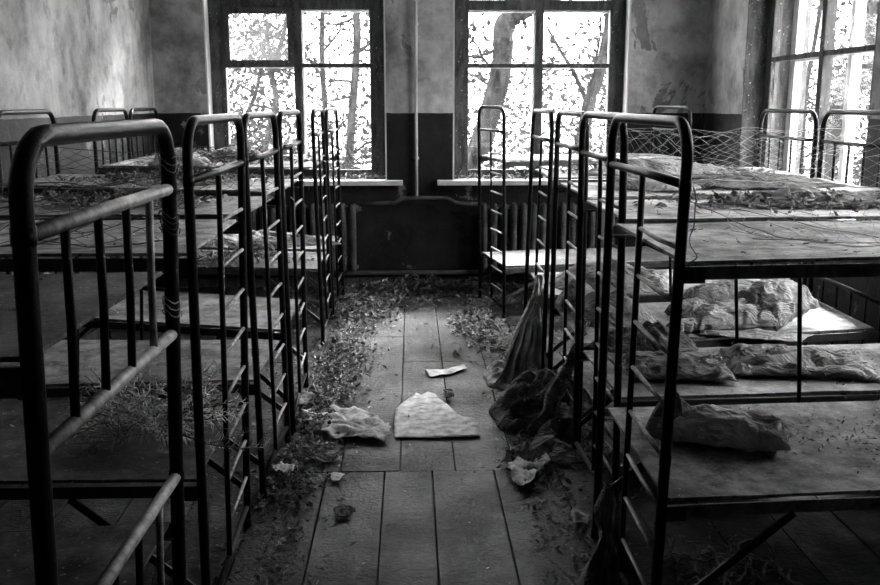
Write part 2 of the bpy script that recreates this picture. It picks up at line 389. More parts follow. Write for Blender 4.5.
def bunk(label, near, far, wn, wf, ladder='far', decks=('board', 'board'), mids=True, lean=((0, 0), (0, 0)), rad=.0135, zu=1.10, zl=.47, worn=None, group='bunk beds in two rows', side=-1, upboard=True, loboard=True, lo_far=None, zt=Zhoop, ax_end=.012, bars_end=False, bottom=True, rail='steel_dark'):
    """near/far = aisle leg bases (x, y); wn/wf = wall side leg bases."""
    n, f, wn, wf = [V((a[0], a[1], 0)) for a in (near, far, wn, wf)]
    ctr = (n+f+wn+wf)/4
    root = thing('bunk_bed', label, 'bunk bed', ctr, group)
    def frame(b0, b1, l0, l1, kind):
        t0 = b0+V((l0[0], l0[1], zt)); t1 = b1+V((l1[0], l1[1], zt))
        bm = BM(); tube(bm, hoop_pts(b0+V((0, 0, .0)), b1, t0, t1), rad, 12)
        hp = obj('end_frame', bm, 'metal', root)
        def at(s, z):   # s 0..1 between legs
            return lerp(lerp(b0, t0, z/zt), lerp(b1, t1, z/zt), s)
        for (z0) in (.03, Zg-.02):
            pass
        # foot caps and collars
        for s in (0, 1):
            for z in (Zg, Z59):
                bm = BM(); tube(bm, [at(s, z-.014), at(s, z+.014)], rad*1.10, 12); obj('collar', bm, 'metal', root)
            bm = BM(); tube(bm, [at(s, 0.001), at(s, .03)], rad*1.25, 12); obj('foot_cap', bm, 'metal', root)
        def crossbar(z, s0, s1, r, nm, m='metal'):
            bm = BM(); a, b = at(s0, z), at(s1, z); c = lerp(a, b, .5)+V((R.uniform(-.003, .003), 0, R.uniform(-.004, .004)))
            tube(bm, [a, c, b], r, 10); obj(nm, bm, m, root)
        wm = worn or 'metal'
        crossbar(Zg, 0, 1, rad*.78, 'guard_rail', wm if kind == 'bars' else 'metal')
        crossbar(.075, 0, 1, rad*.7, 'bottom_rail')
        if kind == 'bars':
            crossbar(Z97, 0, 1, rad*.8, 'guard_rail', wm); crossbar(Z59, 0, 1, rad*.8, 'guard_rail', wm); crossbar(Z33-.02, 0, 1, rad*.7, 'guard_rail')
            for z0, z1 in ((Z97, Zg), (Z33-.02, Z59)):
                for k in range(4):
                    s = (k+1)/5; bm = BM(); b = at(s, z0); t = at(s, z1); tube(bm, [b, lerp(b, t, .5)+V((R.uniform(-.003, .003), 0, 0)), t], rad*.5, 8); obj('bar', bm, 'metal' if k < 3 else wm, root)
        else:
            s0 = .5; s1 = 1 if kind == 'far' else 0
            bm = BM(); tube(bm, [at(s0, .075), at(s0, .7), at(s0, Zg)], rad*.66, 10); obj('upright', bm, 'metal', root)
            z = .19
            while z < 1.2:
                crossbar(z, s0, s1, .0062, 'rung', 'metal_worn'); z += .137
        return at
    at = frame(n, f, lean[0], lean[1], 'bars' if bars_end else ladder)
    aw = frame(wn, wf, (0, 0), (0, 0), 'bars')
    for z, bmat, on, nm in ((zu, decks[0], upboard, 'upper'), (zl, decks[1], loboard, 'lower')):
        c = [at(0, z), at(1, z), aw(1, z), aw(0, z)]
        u = (c[3]-c[0]).normalized()
        for s, (a, b) in enumerate(((c[0], c[3]), (c[1], c[2]))):
            inw = (c[1]-c[0]).normalized()*(1 if s == 0 else -1)
            bm = BM(); a2 = a+u*.01; b2 = b-u*.01
            beam(bm, a2+V((0, 0, -.012)), b2+V((0, 0, -.012)), .005, .034)
            beam(bm, a2+inw*.014+V((0, 0, -.026)), b2+inw*.014+V((0, 0, -.026)), .03, .005)
            sr = obj('side_rail', bm, rail, root, False)
            for q in (a2, b2):
                bm = BM(); sg = 1 if q is a2 else -1
                beam(bm, q+u*sg*.0-inw*.006+V((0, 0, -.016)), q+u*sg*.055-inw*.006+V((0, 0, -.016)), .004, .042)
                tube(bm, [q+u*sg*.035-inw*.013+V((0, 0, -.016)), q+u*sg*.035-inw*.004+V((0, 0, -.016))], .008, 8)
                obj('bracket_plate', bm, 'steel_dark', sr, False)
        if nm == 'lower':
            for s, leg in ((0, at), (1, at), (0, aw), (1, aw)):
                sgn = 1 if leg is at else -1
                a = leg(s, .14); b = leg(s, z-.03)+u*sgn*.36
                bm = BM(); beam(bm, a, b, .006, .022); obj('brace', bm, 'steel_dark', root, False)
        if on:
            bm = BM(); nu, nv = 26, 12; inset = .025; th = .009; grid = []
            sd = R.uniform(0, 50)
            for side_ in (1, 0):
                rows = []
                for i in range(nu+1):
                    row = []
                    for j in range(nv+1):
                        s = inset+(1-2*inset)*i/nu if 0 else i/nu
                        p = lerp(lerp(c[0], c[1], .03+.94*j/nv), lerp(c[3], c[2], .03+.94*j/nv), .012+.976*i/nu)
                        sag = -.012*math.sin(PI*i/nu)*math.sin(PI*j/nv)
                        w = .0035*noise.noise(V((p.x*3, p.y*3, sd)))
                        # ragged outer rim
                        if j in (0, nv): p = p+(c[1]-c[0]).normalized()*.006*noise.noise(V((p.x*9, sd, 1)))
                        row.append(bm.verts.new(p+V((0, 0, .006+sag+w+(th if side_ else 0)))))
                    rows.append(row)
                grid.append(rows)
            for g_ in grid:
                for i in range(nu):
                    for j in range(nv): bm.faces.new((g_[i][j], g_[i+1][j], g_[i+1][j+1], g_[i][j+1]))
            T, Bt = grid
            rim = [(i, 0) for i in range(nu)]+[(nu, j) for j in range(nv)]+[(i, nv) for i in range(nu, 0, -1)]+[(0, j) for j in range(nv, 0, -1)]
            for k in range(len(rim)):
                a, b = rim[k], rim[(k+1) % len(rim)]
                bm.faces.new((T[a[0]][a[1]], T[b[0]][b[1]], Bt[b[0]][b[1]], Bt[a[0]][a[1]]))
            obj('%s_board' % nm, bm, bmat, root, False)
    if mids:   # slim posts half way along, tying the tiers together
        for s in (1,):
            m0 = lerp(at(s, zl), aw(s, zl), .45); m1 = lerp(at(s, zu-.02), aw(s, zu-.02), .42)
            inw = (at(1, 0)-at(0, 0)).normalized()*(.012 if s else -.012)
            bm = BM(); tube(bm, [m0+inw-V((0, 0, .02)), m1+inw], .008, 8); obj('side_post', bm, 'metal', root)
    return root, at, aw
BEDS = {}
WL, WRR = -1.96, 2.27
# left row, nearest first
def legs(Yn, an, bn, Yf, af, bf, zt=Zhoop):
    """leg feet and lean from two measured points along each upright"""
    res = []
    for Y, a, b in ((Yn, an, bn), (Yf, af, bf)):
        A, B = pY(a[0], a[1], Y), pY(b[0], b[1], Y); k = (A.x-B.x)/(A.z-B.z)
        x0 = B.x-k*B.z; res.append(((x0, Y), (k*zt, 0)))
    return dict(near=res[0][0], far=res[1][0], lean=(res[0][1], res[1][1]))
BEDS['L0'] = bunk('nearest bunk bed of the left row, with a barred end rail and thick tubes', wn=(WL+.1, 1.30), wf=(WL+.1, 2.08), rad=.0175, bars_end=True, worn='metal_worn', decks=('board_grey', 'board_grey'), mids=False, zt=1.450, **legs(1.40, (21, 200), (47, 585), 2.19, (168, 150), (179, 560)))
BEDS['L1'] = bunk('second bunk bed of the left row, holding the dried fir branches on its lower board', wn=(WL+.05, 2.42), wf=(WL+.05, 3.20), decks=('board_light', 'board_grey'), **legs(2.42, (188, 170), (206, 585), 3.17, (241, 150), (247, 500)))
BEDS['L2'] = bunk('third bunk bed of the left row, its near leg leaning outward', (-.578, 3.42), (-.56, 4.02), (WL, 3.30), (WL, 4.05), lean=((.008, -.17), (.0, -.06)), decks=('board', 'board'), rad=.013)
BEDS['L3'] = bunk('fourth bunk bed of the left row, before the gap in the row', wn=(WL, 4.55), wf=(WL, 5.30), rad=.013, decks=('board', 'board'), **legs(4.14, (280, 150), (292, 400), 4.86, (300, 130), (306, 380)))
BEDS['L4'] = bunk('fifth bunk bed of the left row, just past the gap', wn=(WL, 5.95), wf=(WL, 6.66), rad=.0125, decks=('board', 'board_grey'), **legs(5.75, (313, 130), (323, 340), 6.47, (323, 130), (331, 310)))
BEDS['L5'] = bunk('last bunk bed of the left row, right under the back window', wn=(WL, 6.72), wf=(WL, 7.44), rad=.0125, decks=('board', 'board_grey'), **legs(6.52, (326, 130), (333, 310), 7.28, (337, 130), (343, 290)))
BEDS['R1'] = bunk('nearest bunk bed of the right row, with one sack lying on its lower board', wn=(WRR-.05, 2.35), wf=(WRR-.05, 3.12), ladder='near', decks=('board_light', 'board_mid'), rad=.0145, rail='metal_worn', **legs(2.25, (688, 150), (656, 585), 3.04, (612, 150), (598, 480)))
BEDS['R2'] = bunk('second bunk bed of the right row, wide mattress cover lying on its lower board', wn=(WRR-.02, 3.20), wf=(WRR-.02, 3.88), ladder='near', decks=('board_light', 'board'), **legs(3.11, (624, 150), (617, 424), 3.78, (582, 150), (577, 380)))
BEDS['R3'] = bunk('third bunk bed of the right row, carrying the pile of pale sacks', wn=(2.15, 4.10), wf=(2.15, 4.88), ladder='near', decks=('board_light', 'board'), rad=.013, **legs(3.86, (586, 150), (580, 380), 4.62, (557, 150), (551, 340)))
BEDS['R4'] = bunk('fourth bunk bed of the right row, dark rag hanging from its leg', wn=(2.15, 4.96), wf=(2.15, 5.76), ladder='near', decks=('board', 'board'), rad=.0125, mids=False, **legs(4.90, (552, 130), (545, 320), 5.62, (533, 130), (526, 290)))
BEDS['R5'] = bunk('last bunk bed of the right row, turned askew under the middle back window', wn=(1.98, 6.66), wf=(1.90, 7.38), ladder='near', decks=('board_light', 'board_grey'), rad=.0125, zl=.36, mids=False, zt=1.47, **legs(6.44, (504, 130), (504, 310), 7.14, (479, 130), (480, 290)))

# ------------------------------------------------------------------ soft things
def sack(name, label, cat, c, size, rot=0, m='cloth_pale', seed=0, wr=.5, puff=1, tilt=(0, 0), group=None, neck=None):
    """stuffed cloth bag: pinched corners, folds radiating from its ends"""
    bm = BM(); nu, nv = 56, 40; L, W, T = size; top = []; bot = []
    for side_, store in ((1, top), (-1, bot)):
        for i in range(nu+1):
            row = []
            for j in range(nv+1):
                u = -1+2*i/nu; v = -1+2*j/nv
                e = max(0, (1-abs(u)**2.6))**.55*max(0, (1-abs(v)**2.6))**.55
                # pinch of long side
                pin = 1-.14*(1-abs(v)**2)*0
                x = u*L/2*(1-.07*(1-u*u)*0-.06*(1-abs(v))*abs(u)); y = v*W/2*(1-.10*(1-abs(u))*abs(v))
                if neck: y *= 1-neck*max(0, u)**2.0
                n1 = fbm((x*5+seed, y*5, seed*1.7), 3)
                ang = math.atan2(v, u-.95 if u > 0 else u+.95); rad_ = math.hypot(v, abs(abs(u)-1)+.05)
                fold = math.sin(ang*9+seed+3*n1)*max(0, .9-rad_)*.9
                ridge = 1-abs(noise.noise(V((x*7+seed*3+n1, y*10-x*4, seed)))*2)
                z = side_*T/2*e*(1+.18*n1)
                dz = wr*.016*(ridge*1.0+fold)*min(1, e*2.4)
                if side_ > 0: z += dz
                else: z = max(z*.35, -T*.12)*.8
                droop = .008*noise.noise(V((u*3, v*3, seed)))
                row.append(bm.verts.new((x+.012*noise.noise(V((u*4, v*4, seed+5))), y+.014*noise.noise(V((u*4, v*4, seed+9))), z+droop)))
            store.append(row)
    for g_, fl in ((top, 0), (bot, 1)):
        for i in range(nu):
            for j in range(nv): bm.faces.new((g_[i][j], g_[i+1][j], g_[i+1][j+1], g_[i][j+1]))
    bmesh.ops.remove_doubles(bm, verts=bm.verts[:], dist=.0006)
    zmin = min(v.co.z for v in bm.verts)
    mt = Matrix.Rotation(rot, 4, 'Z') @ Matrix.Rotation(tilt[0], 4, 'X') @ Matrix.Rotation(tilt[1], 4, 'Y')
    for v in bm.verts: v.co = mt @ v.co
    zmin = min(v.co.z for v in bm.verts)
    for v in bm.verts: v.co += V(c)-V((0, 0, zmin))
    return tag(obj(name, bm, m, loc=c), label, cat, group)
def sheet(name, label, cat, poly, amp, m, seed=0, fold=8, res=.02, thick=.002, z0=.004, group=None, edge=.01):
    """crumpled sheet lying on a surface; poly = outline points"""
    poly = [V(p) for p in poly]
    bm = BM()
    # subdivided outline
    out = []
    for a, b in zip(poly, poly[1:]+poly[:1]):
        k = max(1, int((b-a).length/res))
        for i in range(k):
            p = lerp(a, b, i/k); p += V((noise.noise(p*30+V((seed, 0, 0))), noise.noise(p*30+V((0, seed, 0))), 0))*edge
            out.append(p)
    c = sum(out, V((0, 0, 0)))/len(out)
    rings = 9; prev = None
    for r in range(rings+1):
        if r == 0: ctr = bm.verts.new(c); continue
        ring = [bm.verts.new(lerp(c, p, r/rings)) for p in out]
        n = len(ring)
        for k in range(n):
            if prev is None: bm.faces.new((ctr, ring[k], ring[(k+1) % n]))
            else: bm.faces.new((prev[k], ring[k], ring[(k+1) % n], prev[(k+1) % n]))
        prev = ring
    for v in bm.verts:
        p = v.co; q = p*fold+V((seed*3.1, seed, 0))
        h = (1-abs(noise.noise(q)*2))*.6+(1-abs(noise.noise(q*2.3)*2))*.3+abs(noise.noise(q*5))*.2
        v.co.z = c.z+z0+amp*max(0, h)
    ex = bmesh.ops.extrude_face_region(bm, geom=bm.faces[:])
    for v in ex['geom']:
        if isinstance(v, bmesh.types.BMVert): v.co.z += thick
    return tag(obj(name, bm, m, loc=c), label, cat, group)
def heap(name, label, cat, c, size, m, seed=0, rot=0, group=None, ridges=1.0, nse=1.0):
    """thrown-down cloth: closed mound with deep folds, ragged rim on the surface"""
    bm = BM(); nr, na = 34, 96; L, W, T = size; rows = []; cx = bm.verts.new((0, 0, 0))
    def hz(r, a, x, y):
        w = noise.noise(V((x*4+seed, y*4, seed*2))); x, y = x+.05*w, y+.05*noise.noise(V((x*5, y*5+seed, 3)))
        f = (1-abs(noise.noise(V((x*6+w*1.5+seed, y*6, seed)))*2.2))
        f2 = (1-abs(noise.noise(V((x*13+w, y*13+seed, seed+4)))*2.2))
        base = (1-r**2.2)
        return max(0, T*base*(.45+.45*ridges*f+.22*f2*nse+.4*w))
    for i in range(1, nr+1):
        r = i/nr; row = []
        for k in range(na):
            a = 2*PI*k/na
            rr = r*(1+.22*noise.noise(V((math.cos(a)*1.5+seed, math.sin(a)*1.5, seed)))+.07*math.sin(a*7+seed)*r)
            x, y = rr*L/2*math.cos(a), rr*W/2*math.sin(a)
            row.append(bm.verts.new((x, y, hz(r, a, x, y)+(.004 if i < nr else 0))))
        rows.append(row)
    cx.co.z = hz(0, 0, 0, 0)+.004
    for k in range(na): bm.faces.new((cx, rows[0][k], rows[0][(k+1) % na]))
    for a, b in zip(rows, rows[1:]):
        for k in range(na): bm.faces.new((a[k], b[k], b[(k+1) % na], a[(k+1) % na]))
    bm.faces.new(rows[-1][::-1])
    mt = Matrix.Rotation(rot, 4, 'Z')
    for v in bm.verts: v.co = mt @ v.co+V(c)
    return tag(obj(name, bm, m, loc=c), label, cat, group)
def hanging(name, label, cat, top, foot, w0, w1, m, seed=0, k=7, spread=V((1, 0, 0)), depth=.05, th=.003, zoff=0):
    """rag hooked at a point, widening to a hem on the floor"""
    top = V(top); foot = V(foot); bm = BM(); nt_, ns = 40, 64; rows = []
    sp = spread.normalized(); d = (foot-top).normalized(); nn = sp.cross(d).normalized()
    for i in range(nt_+1):
        t = i/nt_; row = []; w = w0+(w1-w0)*t**1.5
        for j in range(ns+1):
            s = -1+2*j/ns
            ph = s*k+noise.noise(V((s*2+seed, t*1.5, seed)))*2
            p = lerp(top, foot, t)+sp*s*w/2+nn*(math.sin(ph)*depth*(.3+.7*t)+.03*noise.noise(V((s*3, t*4, seed))))
            p += sp*.03*noise.noise(V((t*3, s, seed+3)))
            p.z = max(p.z, foot.z+.006+.02*abs(math.sin(ph)))
            if t < .12: p.z += .02*math.cos(s*PI/2)
            row.append(bm.verts.new(p))
        rows.append(row)
    for a, b in zip(rows, rows[1:]):
        for j in range(ns): bm.faces.new((a[j], a[j+1], b[j+1], b[j]))
    bmesh.ops.recalc_face_normals(bm, faces=bm.faces[:])
    bmesh.ops.solidify(bm, geom=bm.faces[:], thickness=th)
    return tag(obj(name, bm, m, loc=foot), label, cat)

# upper-surface heights of the boards
U = 1.10+.015; LO = .47+.012
def onl(px, py, z): return pZ(px, py, z)
# sack on the nearest right bed
sack('sack', 'small stuffed cloth sack lying alone on the nearest right lower board', 'sack', onl(728, 441, LO), (.36, .21, .13), -.42, 'cloth_lit', 3, 1.3, neck=.35)
heap('blanket', 'dark folded cloth tucked against the lone sack on the nearest right lower board', 'blanket', onl(673, 432, LO), (.17, .20, .12), 'cloth', 61)
sack('mattress_cover', 'wide flattened mattress cover with split end on the second right lower board', 'mattress cover', onl(797, 366, LO), (.54, .40, .055), -.18, 'cloth', 8, 1.5)
sg = 'pale sacks on the third right lower board'
sack('sack', 'long pale sack at the back of the pile, lying behind the biggest sack', 'sack', onl(728, 303, LO), (.42, .22, .15), .05, 'cloth_pale', 5, 1.2, group=sg)
sack('sack', 'biggest pale wrinkled sack in the middle of the pile', 'sack', onl(728, 326, LO), (.42, .26, .14), .15, 'cloth_pale', 12, 1.6, group=sg)
sack('sack', 'upright dusty sack at the right end of the pile leaning back', 'sack', onl(774, 322, LO), (.30, .28, .19), .6, 'cloth_pale', 17, 1.5, tilt=(.35, -.3), group=sg)
sack('sack', 'short rolled sack end facing the aisle beside the biggest sack', 'sack', onl(690, 318, LO), (.20, .16, .12), .2, 'cloth', 21, .9, group=sg)
sack('sack', 'small dark bolster stub in front of the rolled sack end', 'sack', onl(688, 331, LO), (.17, .11, .075), .1, 'cloth', 25, .8, group=sg)
sheet('flat_cover', 'thin flat cover spread under the front edge of the pale sacks', 'cover', [onl(698, 337, LO), onl(800, 345, LO), onl(812, 338, LO), onl(705, 325, LO)], .012, 'cloth', 4, 9)
# blankets and sacks deeper toward the aisle, seen through the ladders
heap('blanket_heap', 'crumpled blanket heaped on the aisle end of the third right lower board', 'blanket', V((.98, 4.32, LO)), (.42, .46, .13), 'cloth', 3)
heap('blanket', 'long rumpled blanket on the fourth right lower board', 'blanket', V((1.15, 5.2, LO)), (.75, .5, .13), 'cloth_pale', 7)
sack('sack', 'flat sack with a torn corner on the aisle end of the second right lower board', 'sack', V((1.02, 3.45, LO)), (.40, .32, .075), -.1, 'cloth', 31, 1)
heap('blanket', 'dark blanket slumped over the back edge of the second right lower board', 'blanket', V((1.0, 3.82, LO)), (.46, .26, .10), 'cloth_dark', 11)
# upper boards of right beds
heap('blanket', 'pale cloth crumpled on the upper board of the third right bed beside the aisle', 'blanket', V((1.12, 4.30, U)), (.46, .34, .07), 'cloth', 21)
heap('blanket', 'long rumpled cloth across the upper board of the second right bed', 'blanket', V((1.55, 3.62, U)), (.8, .26, .05), 'cloth_dark', 22)
heap('blanket', 'dark matted blanket on the wall end of the upper board of the third right bed', 'blanket', V((1.70, 4.45, U)), (.72, .44, .05), 'cloth_dark', 24)
heap('blanket', 'thin grey cloth heaped on the upper board of the fourth right bed', 'blanket', V((1.4, 5.25, U)), (.9, .46, .07), 'cloth', 25)
# rags on the aisle floor
def foot(px, py): return pZ(px, py, 0)
hanging('hanging_rag', 'grey rag hooked on the fourth right bed and draped down to the floor', 'rag', (.70, 5.02, .56), (.60, 4.86, .0), .05, .34, 'cloth_lit', 2, 15, V((1, .1, 0)), .028)
heap('blanket_pile', 'dark blanket pile on the floor below the hanging rag', 'blanket', V((.66, 4.36, 0)), (.52, .70, .20), 'cloth_dark', 31)
heap('blanket_pile', 'flat dark bedding spilling onto the aisle floor in front of the pile', 'blanket', V((.70, 3.92, 0)), (.36, .46, .12), 'cloth_dark', 35)
hanging('hanging_rag', 'dark blanket falling from the third right bed into the aisle', 'rag', (.80, 4.12, .50), (.60, 4.16, .0), .22, .34, 'cloth_dark', 9, 7, V((0.25, 1, 0)), .05)
heap('blanket', 'faded cloth bunched on the rim of the third right lower board', 'blanket', V((.86, 4.62, LO)), (.26, .36, .15), 'cloth', 33)
heap('paper_heap', 'torn pale paper heaped beside the hanging rag', 'paper', V((.50, 4.98, 0)), (.20, .44, .07), 'paper_dirty', 37, nse=2)
# bottom right corner
hanging('rag', 'dark rag fanned out on the floor at the foot of the nearest right bed', 'rag', V((.655, 2.95, .22)), V((.62, 2.62, .0)), .03, .26, 'cloth_dark', 14, 10, V((1, .1, 0)), .03)
bm = BM(); sc = V((1.02, 2.74, 0)); r5 = random.Random(5)
for _ in range(90):
    a = r5.uniform(0, 6.28); q = r5.random()**.6; p = sc+V((math.cos(a)*q*.19, math.sin(a)*q*.14, .012+(1-q)*r5.uniform(0, .09))); d = V((r5.gauss(0, 1), r5.gauss(0, 1), r5.gauss(.1, .3))).normalized(); pts = [p]
    for k in range(7):
        d = (d+V((r5.gauss(0, .35), r5.gauss(0, .35), r5.gauss(-.08, .25)))).normalized(); e = pts[-1]+d*r5.uniform(.008, .022); e.z = max(e.z, .007); pts.append(e)
    w0 = r5.uniform(.002, .006); tube(bm, pts, [w0*(.5+.5*math.sin(PI*(k+.5)/8)) for k in range(8)], 4)
tag(obj('torn_strips', bm, 'litter', loc=sc), 'tangled heap of torn strips and dead leaves on the floor under the nearest right bed', 'debris', kind='stuff')

# ------------------------------------------------------------------ papers on the floor
def ppoly(pts): return [pZ(x, y, 0) for x, y in pts]
sheet('paper_sheet', 'large pale sheet with a cut top corner lying in the middle of the aisle', 'paper', ppoly([(395, 410), (403, 404), (416, 394), (421, 396), (428, 393), (435, 395), (440, 401), (454, 411), (462, 418), (478, 421), (480, 438), (440, 439), (394, 439)]), .006, 'paper', 2, 5, edge=.004)
sheet('paper_sheet', 'crumpled torn paper on the left of the aisle beside the pale sheet', 'paper', ppoly([(300, 417), (318, 411), (338, 411), (362, 414), (380, 421), (391, 433), (384, 446), (366, 443), (340, 441), (318, 436), (306, 428)]), .035, 'paper_dirty', 5, 9, edge=.012)
sheet('paper_sheet', 'narrow pale paper strip further down the aisle', 'paper', ppoly([(425, 371), (440, 372), (464, 366), (467, 370), (450, 376), (430, 378)]), .01, 'paper', 7, 8, edge=.005)
sheet('paper_sheet', 'crumpled pale paper near the right beds, closest to the viewer', 'paper', ppoly([(507, 468), (520, 463), (528, 466), (546, 461), (550, 466), (537, 477), (532, 487), (523, 493), (514, 487), (510, 478)]), .035, 'paper', 9, 12, edge=.008)
sheet('paper_sheet', 'folded dark brown paper leaning by the left bed leg', 'paper', ppoly([(287, 397), (300, 392), (318, 398), (332, 404), (318, 408), (292, 408)]), .03, 'board_grey', 13, 5, edge=.005)
sheet('paper_scrap', 'tiny white scrap on the seam of the near floorboards', 'paper scrap', ppoly([(330, 477), (337, 474), (344, 476), (340, 484), (332, 484)]), .012, 'flake', 15, 20, edge=.004)
sheet('rag_scrap', 'small dark rag left of the near floorboard seam', 'rag', ppoly([(313, 457), (322, 460), (334, 456), (339, 459), (328, 466), (316, 466)]), .03, 'cloth_dark', 16, 14, edge=.006)
sheet('rag_scrap', 'small dark twisted scrap just behind the large pale sheet', 'rag', ppoly([(443, 396), (452, 395), (454, 401), (444, 402)]), .04, 'cloth_dark', 18, 16, edge=.004)
sheet('paper_scrap', 'little pale paper ball at the foot of the leaning left bed leg', 'paper scrap', ppoly([(272, 470), (282, 466), (294, 471), (293, 477), (276, 478)]), .03, 'paper', 19, 16, edge=.008)
sheet('paper_scrap', 'small bent paper scrap under the nearest right ladder', 'paper scrap', ppoly([(571, 515), (577, 512), (590, 519), (588, 526), (573, 531)]), .03, 'litter', 20, 12, edge=.006)
sheet('rag_scrap', 'thin dark crumpled scrap on the near floorboards', 'rag', ppoly([(334, 512), (346, 508), (356, 512), (350, 519), (338, 520)]), .015, 'cloth_dark', 22, 14, edge=.006)

# ------------------------------------------------------------------ loose litter (uncountable)
def scatter(name, label, fn, count, m, smin, smax, curl=.4, cat='litter'):
    bm = BM()
    for _ in range(count):
        p = fn()
        if p is None: continue
        s = R.uniform(smin, smax); a = R.uniform(0, 2*PI); tx, ty = R.gauss(0, curl), R.gauss(0, curl)
        mt = Matrix.Translation(p+V((0, 0, s*.35*min(1, abs(tx)+abs(ty))+.003))) @ Matrix.Rotation(a, 4, 'Z') @ Matrix.Rotation(tx, 4, 'X') @ Matrix.Rotation(ty, 4, 'Y')
        el = R.uniform(.45, 1)
        q = [(-s, 0, 0), (-s*.3, -s*.5*el, s*.15), (s*.5, -s*.4*el, s*.1), (s, 0, s*.3), (s*.4, s*.5*el, s*.1), (-s*.4, s*.45*el, s*.2)]
        vs = [bm.verts.new(mt @ V(x)) for x in q]
        bm.faces.new((vs[0], vs[1], vs[2], vs[3])); bm.faces.new((vs[0], vs[3], vs[4], vs[5]))
    return tag(obj(name, bm, m, smooth=False), label, cat, None, 'stuff')
def left_strip():
    y = R.uniform(2.4, 7.55); x = -.52+abs(R.gauss(0, .10+.05*(y > 4)))
    if R.random() < .35: x = R.uniform(-1.0, -.5)
    return V((x, y, 0))
def right_strip():
    y = R.uniform(2.6, 7.55); x = .62-abs(R.gauss(0, .10))
    if R.random() < .35: x = R.uniform(.5, 1.1)
    return V((x, y, 0))
def back_strip(): return V((R.uniform(-.7, .8), 7.6-abs(R.gauss(0, .35)), 0))
scatter('leaf_litter', 'dead leaves and dirt drifted along the left beds in the aisle', left_strip, 3600, 'litter', .004, .020)
scatter('leaf_litter', 'dead leaves and dirt drifted along the right beds in the aisle', right_strip, 2600, 'litter', .004, .020)
scatter('leaf_litter', 'dead leaves heaped along the foot of the back wall', back_strip, 1500, 'litter', .006, .028, .6)
def spread():
    y = R.uniform(2.2, 7); x = R.uniform(-.7, .8); return V((x, y, 0))
scatter('plaster_crumbs', 'fine pale plaster crumbs strewn over the aisle floor', spread, 260, 'flake', .002, .008, .2, 'crumbs')
def lefthot():
    t = R.random(); return V((-.50+abs(R.gauss(0, .13)), 3.7+3.0*t, 0))
scatter('plaster_crumbs', 'pale plaster chips among the leaves beside the left beds', lefthot, 420, 'flake', .004, .017, .3, 'crumbs')
def on_bed(key, z, dens=None):
    _, at, aw = BEDS[key]
    def f():
        s, t = R.uniform(.06, .94), R.uniform(.03, .97)
        p = lerp(lerp(at(0, z), at(1, z), s), lerp(aw(0, z), aw(1, z), s), t); p.z = z+.006; return p
    return f
names = {'L0': 'nearest left', 'L1': 'second left', 'L2': 'third left', 'L3': 'fourth left', 'L4': 'fifth left', 'L5': 'last left', 'R1': 'nearest right', 'R2': 'second right', 'R3': 'third right', 'R4': 'fourth right', 'R5': 'last right'}
for k in names:
    zl_ = .36 if k == 'R5' else .47
    scatter('board_debris', 'plaster flakes and leaf crumbs on the upper board of the %s bed' % names[k], on_bed(k, 1.10), 260 if k in ('L4', 'L5', 'R3', 'R4', 'L2', 'L3') else 130, 'flake' if k[0] == 'L' else 'litter', .003, .014 if k != 'L5' else .03, .3, 'debris')
    scatter('board_debris', 'plaster flakes and leaf crumbs on the lower board of the %s bed' % names[k], on_bed(k, zl_), 110, 'flake', .002, .009, .3, 'debris')
for i, (a, b, lb) in enumerate(((W1[0], W1[1], 'left'), (W2[0], W2[1], 'middle'))):
    scatter('sill_litter', 'dry leaves and flakes piled on the sill of the %s back window' % lb, lambda a=a, b=b: V((R.uniform(a, b), YB+R.uniform(-.06, .13), Z0+.012+abs(R.gauss(0, .02)))), 420, 'litter', .008, .026, .6)
scatter('sill_litter', 'dry leaves and flakes piled on the sill of the right wall window', lambda: V((XR+R.uniform(-.06, .13), R.uniform(W3[0], W3[1]), Z0+.012+abs(R.gauss(0, .02)))), 300, 'litter', .008, .026, .6)
def mound(label, x, y, a, b, h, n, m='litter', s1=.022, z=0, seed=0, cat='litter'):
    def f():
        u, v = R.gauss(0, .42), R.gauss(0, .42); q = max(0, 1-u*u-v*v)
        px_, py_ = x+u*a, y+v*b
        return V((px_, py_, z+R.random()*h*q*(.6+.8*noise.noise(V((px_*8, py_*8, seed))))))
    return scatter('leaf_pile', label, f, n, m, .005, s1, .6, cat)
mound('low drift of leaves beside the fourth left bed', -.46, 4.4, .13, .6, .05, 900)
mound('drift of leaves and plaster in the gap of the left row', -.42, 5.35, .18, .6, .06, 900, s1=.026)
mound('leaf drift by the back end of the left row', -.34, 6.7, .26, .7, .08, 900, s1=.03)
mound('small drift of dirt at the leaning left bed leg', -.52, 3.5, .12, .35, .03, 400)
mound('leaf drift beside the askew last right bed', .46, 6.1, .22, .7, .08, 900, s1=.03)
mound('drift of dirt and crumbs in front of the dark bedding', .50, 3.75, .13, .4, .04, 500)
mound('ridge of leaves heaped against the middle of the back wall', .1, 7.45, .9, .2, .14, 1600, s1=.035)
mound('pale plaster chips mixed in the left drift', -.40, 5.0, .2, 1.0, .05, 420, 'flake', .016)
